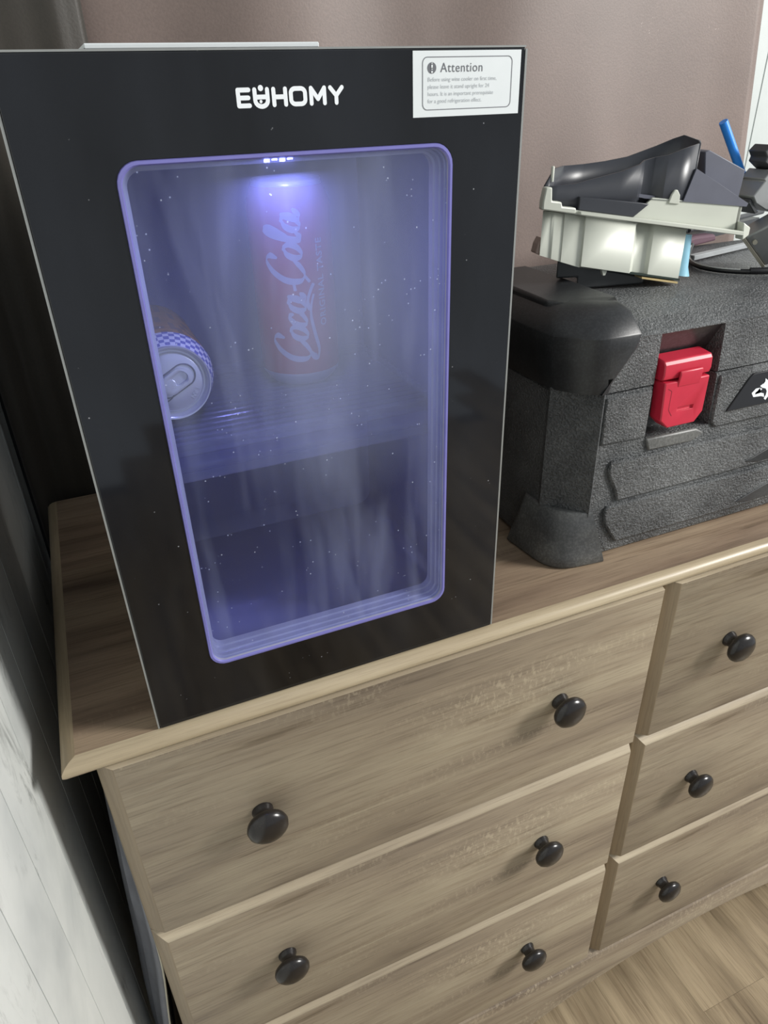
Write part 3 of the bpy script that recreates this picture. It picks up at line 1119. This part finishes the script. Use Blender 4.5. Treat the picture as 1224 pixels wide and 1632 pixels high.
def bumper(mp):
    bm = bmesh.new()
    def lp(z, xr, yf, xl, cx, g=0):
        pts = [(xr, yf + .006), (xr - .001, yf + .001), (xr - .004, yf), (cx + .020, yf + .0005), (cx + .010, yf + .003), (cx + .001, yf + .009), (cx - .006, yf + .018), (xl + .0045, yf + .030), (xl + .0012, yf + .040), (xl, yf + .052), (xl, .20), (xl + .02, .20), (xr - .012, .085)]
        return [mp((a, b, z)) for a, b in pts]
    loft(bm, [lp(.1855, .4370, .0462, .4010, .4200), lp(.2000, .4470, .0455, .3970, .4180), lp(.2260, .4660, .0445, .3930, .4150), lp(.2375, .4685, .0445, .3920, .4150),
              lp(.2390, .4684, .0452, .3925, .4156), lp(.2540, .4670, .0600, .4080, .4300), lp(.2580, .4660, .0680, .4150, .4360), lp(.2600, .4640, .0760, .4210, .4400)], True, True)
    build('corner_bumper', bm, 'tool_smooth', tool, smooth=28, label='smooth black lid corner guard')
    bm = bmesh.new()
    pts = [(.4670, .0640, .2500), (.4670, .0860, .2590), (.4720, .16, .262), (.4720, .24, .262), (.4090, .24, .262), (.4090, .11, .260), (.4400, .080, .2590)]
    prism(bm, [mp(p) for p in pts], (0, 0, -.02))
    build('guard_plate', bm, 'tool_smooth', tool, smooth=25, bevel=.003)


corner(post)
corner(foot)
corner(bumper)
# red latch
bm = bmesh.new()
pts = [(.0500, .1870), (.0452, .1880), (.0438, .1935), (.0445, .2030), (.0470, .2065), (.0640, .2085), (.0640, .1870)]
prism(bm, [(.5010, y, z) for y, z in pts], (.0575, 0, 0))
hook = build('latch_hook', bm, 'red', tool, smooth=25, bevel=.0012, label='red latch hinge block')
bm = bmesh.new()
prism(bm, [(.5030, .0425, .1860), (.5575, .0425, .1860), (.5575, .0425, .1490), (.5490, .0425, .1385), (.5150, .0425, .1385), (.5050, .0425, .1475)], (0, .016, 0))
flap = build('latch_flap', bm, 'red', tool, smooth=25, bevel=.0012, label='red latch flap')
cut(flap, B(.5235, .5435, .030, .0445, .1545, .1585))
bm = bmesh.new()
prism(bm, [(.5185, y, z) for y, z in ((.0422, .1800), (.0405, .1925), (.0410, .1955), (.0430, .1960), (.0440, .1800))], (.0270, 0, 0))
build('latch_clasp', bm, 'red', flap, smooth=25, bevel=.0008)
bm = bmesh.new()
for a, b in (((.5075, .1800), (.5125, .1770)), ((.5125, .1770), (.5125, .1580)), ((.5125, .1580), (.5175, .1510))):
    stroke(bm, [a, b], .0006, lambda p: (p.x, .0424, p.y))
build('groove_line', bm, plain('dark_red', srgb(120, 18, 36), .5), flap, smooth=0)
build('latch_pin', tube(bmesh.new(), [(.5585, .0520, .1915), (.5615, .0520, .1915)], .0016), 'grey_metal', tool)
# badge with a dog's head emblem
slab('badge', [(.5945, .1395), (.6175, .1725), (.6215, .1755), (.80, .1755), (.822, .1395)], .0458, .0478, 'badge', .0006)
badge_o = [c for c in tool.children if c.name == 'badge'][0]
E_Y = .0456


def em(px, py):
    """emblem drawn in a small unit frame"""
    return (.5937 + (px - 300) * 1.011e-4 + (py - 1050) * 2.6e-5, E_Y, .139 - (px - 300) * 1.86e-5 - (py - 1050) * 7.96e-5)


bm = bmesh.new()
head = [(870, 555), (905, 580), (920, 640), (960, 590), (1000, 600), (1040, 660), (1120, 700), (1200, 800), (1240, 900), (1180, 860), (1160, 930), (1100, 850), (1040, 900), (1020, 800), (943, 760), (865, 865), (840, 845), (870, 790), (885, 740), (870, 700), (820, 690), (790, 665), (850, 620), (865, 600)]
bm.faces.new([bm.verts.new(em(*p)) for p in head])
muzzle_o = [(668, 770), (730, 703), (790, 688), (822, 708), (800, 726), (770, 722), (722, 762), (716, 788), (800, 760), (842, 770), (846, 822), (800, 810), (690, 826)]
bm.faces.new([bm.verts.new(em(*p)) for p in muzzle_o])
bmesh.ops.triangulate(bm, faces=bm.faces[:])
build('dog_emblem', bm, 'white_print', badge_o, smooth=0, label='white dog head emblem')

# ================================================================= plastic housing on the toolbox
D_ = Vector((.9854, -.1701, 0))
N_ = Vector((.1701, .9854, 0))
P0 = Vector((.5808, .1247, 0))


def HN(u, wv, z):
    return P0 + D_ * u + N_ * wv + Vector((0, 0, z))


def H(u, wv, z):
    """the housing lies tipped to the right and widens a little that way"""
    return HN(-.1128 + .96107 * u + 1.1381 * u * u, wv, .04437 - .41728 * u + .89699 * z - .11508 * u * u + 1.00032 * u * z)


hs = empty('plastic_housing', tuple(HN(-.03, .06, .2520)), 'white and black plastic housing lying on the toolbox lid', 'housing')
tilt = lambda u: .3135 - .062 * u
tray = [(-.046, .004), (-.035, .004), (-.033, .0025), (-.022, .0025), (-.022, .0015), (-.0005, .0015), (0, -.001), (.052, -.001), (.0555, .004), (.060, .009), (.072, .009), (.074, .005), (.105, .005), (.108, .012), (.108, .105), (.048, .105)]
bm = bmesh.new()
zb = lambda u: .2668 - .175 * (u + .046) if u < 0 else .2605 - .04 * u
loft(bm, [[H(u, wv, zb(u)) for u, wv in tray], [H(u, wv, tilt(u) - .003) for u, wv in tray]], True, False)
o = build('tray', bm, 'white_plastic', hs, smooth=15, label='white plastic tray with stepped side')
thick(o, .0018, -1)
ro = [(-.051, -.001), (-.010, -.001), (-.008, -.004), (.110, -.004), (.152, -.004), (.156, .0), (.150, .11), (.046, .11)]
ri = [(-.046, .006), (-.010, .006), (-.008, .005), (.110, .005), (.148, .005), (.150, .008), (.144, .103), (.052, .103)]
bm = bmesh.new()
hh = .0019
loft(bm, [[H(u, v, tilt(u) - hh) for u, v in ro], [H(u, v, tilt(u) + hh) for u, v in ro], [H(u, v, tilt(u) + hh) for u, v in ri], [H(u, v, tilt(u) - hh) for u, v in ri]], ring=True)
build('rim', bm, 'white_plastic', hs, smooth=25, bevel=.0006, segs=1)
bm = bmesh.new()
prism(bm, [H(-.050, -.002, .3145), H(-.012, -.002, .3125), H(-.012, -.002, .3185), H(-.0275, -.002, .3190), H(-.0285, -.002, .3235), H(-.0395, -.002, .3240), H(-.0405, -.002, .3375), H(-.0475, -.002, .3370), H(-.050, -.002, .3230)], N_ * .009)
build('clip_post', bm, 'white_plastic', hs, smooth=25, bevel=.0012)
bm = bmesh.new()
prism(bm, [H(.0495, .0055, tilt(.0495)), H(.1515, .0055, tilt(.1515)), H(.1515, .0055, .3275), H(.0685, .0055, .3310)], N_ * .003)
build('side_wall', bm, 'white_plastic', hs, smooth=25, bevel=.0005, segs=1)
bm = bmesh.new()
prism(bm, [H(.1485, .0055, tilt(.1515)), H(.1485, .10, tilt(.1515)), H(.1485, .10, .3275), H(.1485, .0055, .3275)], D_ * .003)
build('end_wall', bm, 'white_plastic', hs, smooth=25)
bm = bmesh.new()
prism(bm, [H(.152, -.004, tilt(.152) - .006), H(.158, -.002, tilt(.158) - .001), H(.158, -.002, tilt(.158) + .006), H(.150, -.004, tilt(.152) + .010)], N_ * .012)
build('corner_tab', bm, 'white_plastic', hs, smooth=25, bevel=.001)
# black shell: near wall with a curving top edge
near = [(-.045, .008, .3370), (-.030, .007, .3385), (-.012, .007, .3408), (.013, .007, .3475), (.035, .007, .3535), (.0526, .007, .3604), (.060, .014, .3635), (.070, .0135, .3665), (.078, .007, .3690), (.090, .007, .3740), (.1035, .007, .3790)]
bm = bmesh.new()
rows = [[H(u, v, tilt(u) + .002) for u, v, z in near], [H(u + .0, v, (tilt(u) + z) / 2) for u, v, z in near], [H(u, v, z) for u, v, z in near]]
o = build('shell_wall', sheet(bm, rows), 'shell', hs, smooth=35, label='black shell wall with curved top edge')
thick(o, .0022)
far = [(-.1530, .008, .3505), (-.1475, .012, .3560), (-.1340, .030, .3625), (-.1150, .052, .3622), (-.0893, .060, .3620), (-.0660, .060, .3637), (-.0424, .060, .3666), (-.0127, .060, .3748), (.0030, .055, .3812), (.0095, .048, .3842), (.0150, .030, .3800), (.0000, .007, .3790)]
bm = bmesh.new()
rows = [[HN(u, v, .3250 if i > 3 else .3330) for i, (u, v, z) in enumerate(far)], [HN(u, v, (z + .330) / 2) for u, v, z in far], [HN(u, v, z) for u, v, z in far]]
o = build('shell_wall', sheet(bm, rows), 'shell', hs, smooth=50, label='black curving rear shell wall')
thick(o, .0022)
bm = bmesh.new()
prism(bm, [HN(-.150, .010, .3440), HN(-.09, .010, .3440), HN(-.002, .010, .3300), HN(.004, .052, .3300), HN(-.09, .058, .3440), HN(-.130, .032, .3440)], (0, 0, -.003))
bmesh.ops.triangulate(bm, faces=bm.faces[:])
build('shell_floor', bm, 'shell_grey', hs, smooth=0, label='grey floor of the shell')
bm = bmesh.new()
prism(bm, [H(-.0075, .0015, tilt(-.0075) + .002), H(.0500, .0015, tilt(.050) + .002), H(.0640, .0015, .3255), H(.0560, .0015, .3262), H(-.0075, .0015, .3290)], N_ * .0055)
build('shell_step', bm, 'shell', hs, smooth=25, bevel=.0008)
bm = bmesh.new()
prism(bm, [H(.0600, .0045, .3300), H(.1545, .0045, .3270), H(.1555, .0045, .3300), H(.1040, .0045, .3580), H(.0970, .0045, .3290)], N_ * .022)
build('shell_wedge', bm, 'shell_grey', hs, smooth=25, bevel=.0008, label='dark grey wedge at the end of the shell')
bm = bmesh.new()
prism(bm, [HN(.0215, .027, .3700), HN(.0260, .027, .3715), HN(.0705, .027, .3520), HN(.0690, .027, .3250), HN(.0300, .027, .3250)], N_ * .030)
build('shell_block', bm, 'shell_grey', hs, smooth=25, bevel=.0008, label='dark grey sloping end block')
bm = bmesh.new()
lathe(bm, [(0, 0), (.0016, 0), (.0016, .012), (.0011, .013), (0, .013)], HN(-.1435, .014, .3530), (0, 0, 1), (1, 0, 0), 12)
build('pin', bm, 'white_plastic', hs, label='white pin')
bm = bmesh.new()
prism(bm, [H(.0830, .0040, .3265), H(.0935, .0040, .3262), H(.0930, .0040, .3345), H(.0900, .0040, .3390), H(.0875, .0040, .3390), H(.0850, .0040, .3345)], N_ * .004)
build('clip', bm, 'white_plastic', hs, smooth=25, bevel=.0008, label='white clip')
bm = bmesh.new()
prism(bm, [H(.030, .004, .2600), H(.106, .004, .2568), H(.106, .004, .2548), H(.034, .004, .2578)], N_ * .08)
build('circuit_board', bm, 'pcb', hs, smooth=0)
bm = bmesh.new()
prism(bm, [H(.068, .003, .2552), H(.104, .003, .2538), H(.104, .003, .2520), H(.068, .003, .2535)], N_ * .05)
build('edge_strip', bm, 'tan', hs, smooth=0, label='tan strip below the board')
bm = bmesh.new()
prism(bm, [HN(-.128, .020, .2630), HN(-.106, .018, .2630), HN(-.106, .018, .2512), HN(-.032, .016, .2512), HN(-.032, .016, .2590), HN(-.108, .018, .2760), HN(-.128, .020, .2820)], N_ * .05 + D_ * .045)
build('underside', bm, 'grey_dark', hs, smooth=25, bevel=.002, label='dark block under the tipped tray')
bm = bmesh.new()
prism(bm, [H(.0245, .002, .2600), H(.0310, .002, .2598), H(.0290, .002, .2535), H(.0270, .002, .2530)], N_ * .004)
build('hook', bm, 'white_plastic', hs, smooth=0)
bm = bmesh.new()
loft(bm, [[H(.1085 + .0055 * math.cos(a), .012 + .0055 * math.sin(a), .299) for a in [2 * PI * k / 14 for k in range(14)]],
          [H(.1095 + .0062 * math.cos(a), .012 + .0062 * math.sin(a), .268) for a in [2 * PI * k / 14 for k in range(14)]],
          [H(.1095 + .0085 * math.cos(a), .012 + .0085 * math.sin(a), .2595) for a in [2 * PI * k / 14 for k in range(14)]]], True, True)
build('sleeve', bm, 'cyan', hs, smooth=40, label='pale blue plastic sleeve')
bm = bmesh.new()
prism(bm, [H(-.050, .006, .2680), H(-.0445, .0055, .2665), H(-.0445, .0055, .2860), H(-.048, .006, .2780)], N_ * .012)
build('tape', bm, 'pink', hs, smooth=0, bevel=.001, label='pinkish tape scrap')

# ================================================================= bits round the housing
rod = tube(bmesh.new(), [(.6660, .1900, .3928), (.6800, .1880, .3725), (.7050, .1845, .3363), (.7270, .1810, .3045)], .0044, 12)
tag(build('plastic_rod', rod, 'blue_rod', at=(.727, .181, .3045)), 'slim bright blue plastic rod leaning behind the housing', 'rod')

bx = empty('metal_case', (.72, .14, .252), 'grey metal case with beige seam tilted at the right edge', 'case')
Q0, Q1 = Vector((.6626, .13, .2879)), Vector((.7090, .13, .2490))
ax_d = (Q1 - Q0).normalized()
ax_b = Vector((.75, .66, 0)).normalized()
ax_n = ax_b.cross(ax_d).normalized()
if ax_n.z < 0: ax_n = -ax_n
ax_b = ax_b + Vector((0, 0, .12))
bm = bmesh.new()
C0 = [Q0, Q0 + ax_n * .046 + ax_d * .004, Q0 + ax_n * .050 + ax_d * .060, Q0 + ax_d * .050]
prism(bm, C0, ax_b * .05)
build('case_body', bm, 'grey_metal', bx, smooth=25, bevel=.003)
bm = bmesh.new()
prism(bm, [Q0 - ax_n * .0022 - ax_b * .001, Q0 + ax_n * .0008 - ax_b * .001, Q0 + ax_d * .050 + ax_n * .0008 - ax_b * .001, Q0 + ax_d * .050 - ax_n * .0022 - ax_b * .001], ax_b * .004)
build('seam', bm, 'beige', bx, smooth=0, label='beige seam strip')
bm = bmesh.new()
pp = Q0 + ax_d * .011 + ax_n * .006
tube(bm, [pp - ax_b * .002, pp - ax_b * .006 + ax_n * .001], .0024, 10)
build('screw', bm, 'beige', bx)

pl_ = empty('grey_plug', (.68, .15, .30), 'grey angular plug standing up at the right edge', 'plug')
bm = bmesh.new()
prism(bm, [(.6800, .145, .3253), (.6922, .145, .3386), (.6899, .145, .3407), (.6985, .145, .3490), (.7250, .145, .3430), (.7200, .145, .3060), (.7019, .145, .3106), (.6860, .145, .3180)], (0, .03, 0))
build('plug_body', bm, 'grey_metal', pl_, smooth=20, bevel=.001)
bm = bmesh.new()
prism(bm, [(.6810, .148, .3225), (.6860, .148, .3175), (.6960, .148, .3085), (.6910, .148, .3070), (.6790, .148, .3185)], (0, .024, 0))
build('plug_tip', bm, 'grey_dark', pl_, smooth=20, bevel=.0008)
bm = bmesh.new()
prism(bm, [(.6890, .150, .3660), (.6960, .150, .3720), (.7190, .150, .3700), (.7190, .150, .3400), (.7050, .150, .3480), (.6920, .150, .3560), (.6935, .150, .3605)], (0, .022, 0))
build('plug_head', bm, 'grey_dark', pl_, smooth=20, bevel=.001)

o = build('maroon_pouch', prism(bmesh.new(), [(.690, .255, .2515), (.790, .284, .2515), (.786, .284, .2600), (.740, .270, .2630), (.700, .258, .2600)], (-.005, .016, 0)), 'maroon', at=(.76, .28, .2515), smooth=40, bevel=.003)
tag(o, 'flat maroon pouch lying on the toolbox behind the housing', 'pouch')
bm = bmesh.new()
prism(bm, [(.676, .205, .2515), (.800, .232, .2515), (.800, .240, .2515), (.676, .214, .2515)], (0, 0, .0055))
tag(build('flat_bar', bm, 'bar_grey', at=(.74, .222, .2515), smooth=0, bevel=.0006, segs=1), 'flat light grey bar lying in front of the pouch', 'bar')
cb = empty('cable', (.66, .16, .252), 'black cable with white stripe curving over the toolbox lid', 'cable')
cp = spline([(.700, .236, .262), (.672, .210, .2545), (.655, .180, .2535), (.655, .155, .2535), (.668, .135, .2535), (.690, .120, .2535), (.730, .110, .2535), (.790, .110, .2535)], 8)
build('cable_jacket', tube(bmesh.new(), cp, .0028, 10), 'cable', cb, smooth=60)
build('stripe', tube(bmesh.new(), [(a - .0012, b - .0010, c + .0021) for a, b, c in cp[2:34]], .0007, 6), 'cable_white', cb, smooth=60)
build('cable_sleeve', tube(bmesh.new(), [(a, b, c + .0008) for a, b, c in cp[36:48]], .0036, 12), 'cable', cb, smooth=60)
gr = empty('plastic_grille', (.86, .33, .252), 'dark plastic grille lying flat at the back of the toolbox', 'grille')
for i, (a, b) in enumerate((((.74, .285), (.93, .345)), ((.73, .325), (.92, .385)), ((.74, .285), (.73, .325)), ((.80, .303), (.79, .344)), ((.86, .322), (.85, .363)))):
    build('grille_bar', tube(bmesh.new(), [(*a, .2685), (*b, .2685)], .0035, 8), 'grey_dark', gr)
build('grille_base', prism(bmesh.new(), [(.735, .283, .2515), (.925, .343, .2515), (.915, .389, .2515), (.725, .329, .2515)], (0, 0, .010)), 'grey_dark', gr, smooth=0)

# ================================================================= cloth between dresser and wall
L_ = [(-.0640, .100, -.120), (-.0690, .092, -.1900), (-.0755, .090, -.2750), (-.0820, .090, -.3700), (-.0885, .088, -.4650), (-.0920, .086, -.560), (-.0920, .086, -.70), (-.0920, .086, -.83)]
M_ = [(-.0600, .070, -.118), (-.0640, .062, -.1900), (-.0680, .060, -.2700), (-.0720, .060, -.3550), (-.0790, .060, -.4450), (-.0850, .060, -.530), (-.0870, .060, -.68), (-.0870, .060, -.83)]
R_ = [(-.0555, .042, -.110), (-.0555, .040, -.2000), (-.0560, .040, -.2900), (-.0600, .040, -.3750), (-.0710, .040, -.4750), (-.0780, .038, -.560), (-.0800, .036, -.70), (-.0800, .036, -.83)]
rows = []
Ls, Ms, Rs = spline(L_, 5), spline(M_, 5), spline(R_, 5)
for k in range(len(Ls)):
    r = []
    for i in range(13):
        t = i / 12
        a, b, c = Vector(Ls[k]), Vector(Ms[k]), Vector(Rs[k])
        p = a.lerp(b, t * 2) if t < .5 else b.lerp(c, t * 2 - 1)
        p = p + Vector((.0012 * math.sin(t * 17 + k * .15), .004 * math.sin(t * 11 + k * .1), 0))
        p.x = max(min(p.x, -.0545), -.0935)
        r.append(p)
    rows.append(r)
cl = empty('draped_cloth', (-.075, .06, FLOOR), 'grey cloth with cream hem hanging between dresser side and wall', 'cloth')
thick(build('cloth_sheet', sheet(bmesh.new(), rows), 'fabric_grey', cl, smooth=80), .0014)
build('hem', tube(bmesh.new(), [r[-1] for r in rows], .0012, 8), 'hem', cl, smooth=60, label='cream hem')
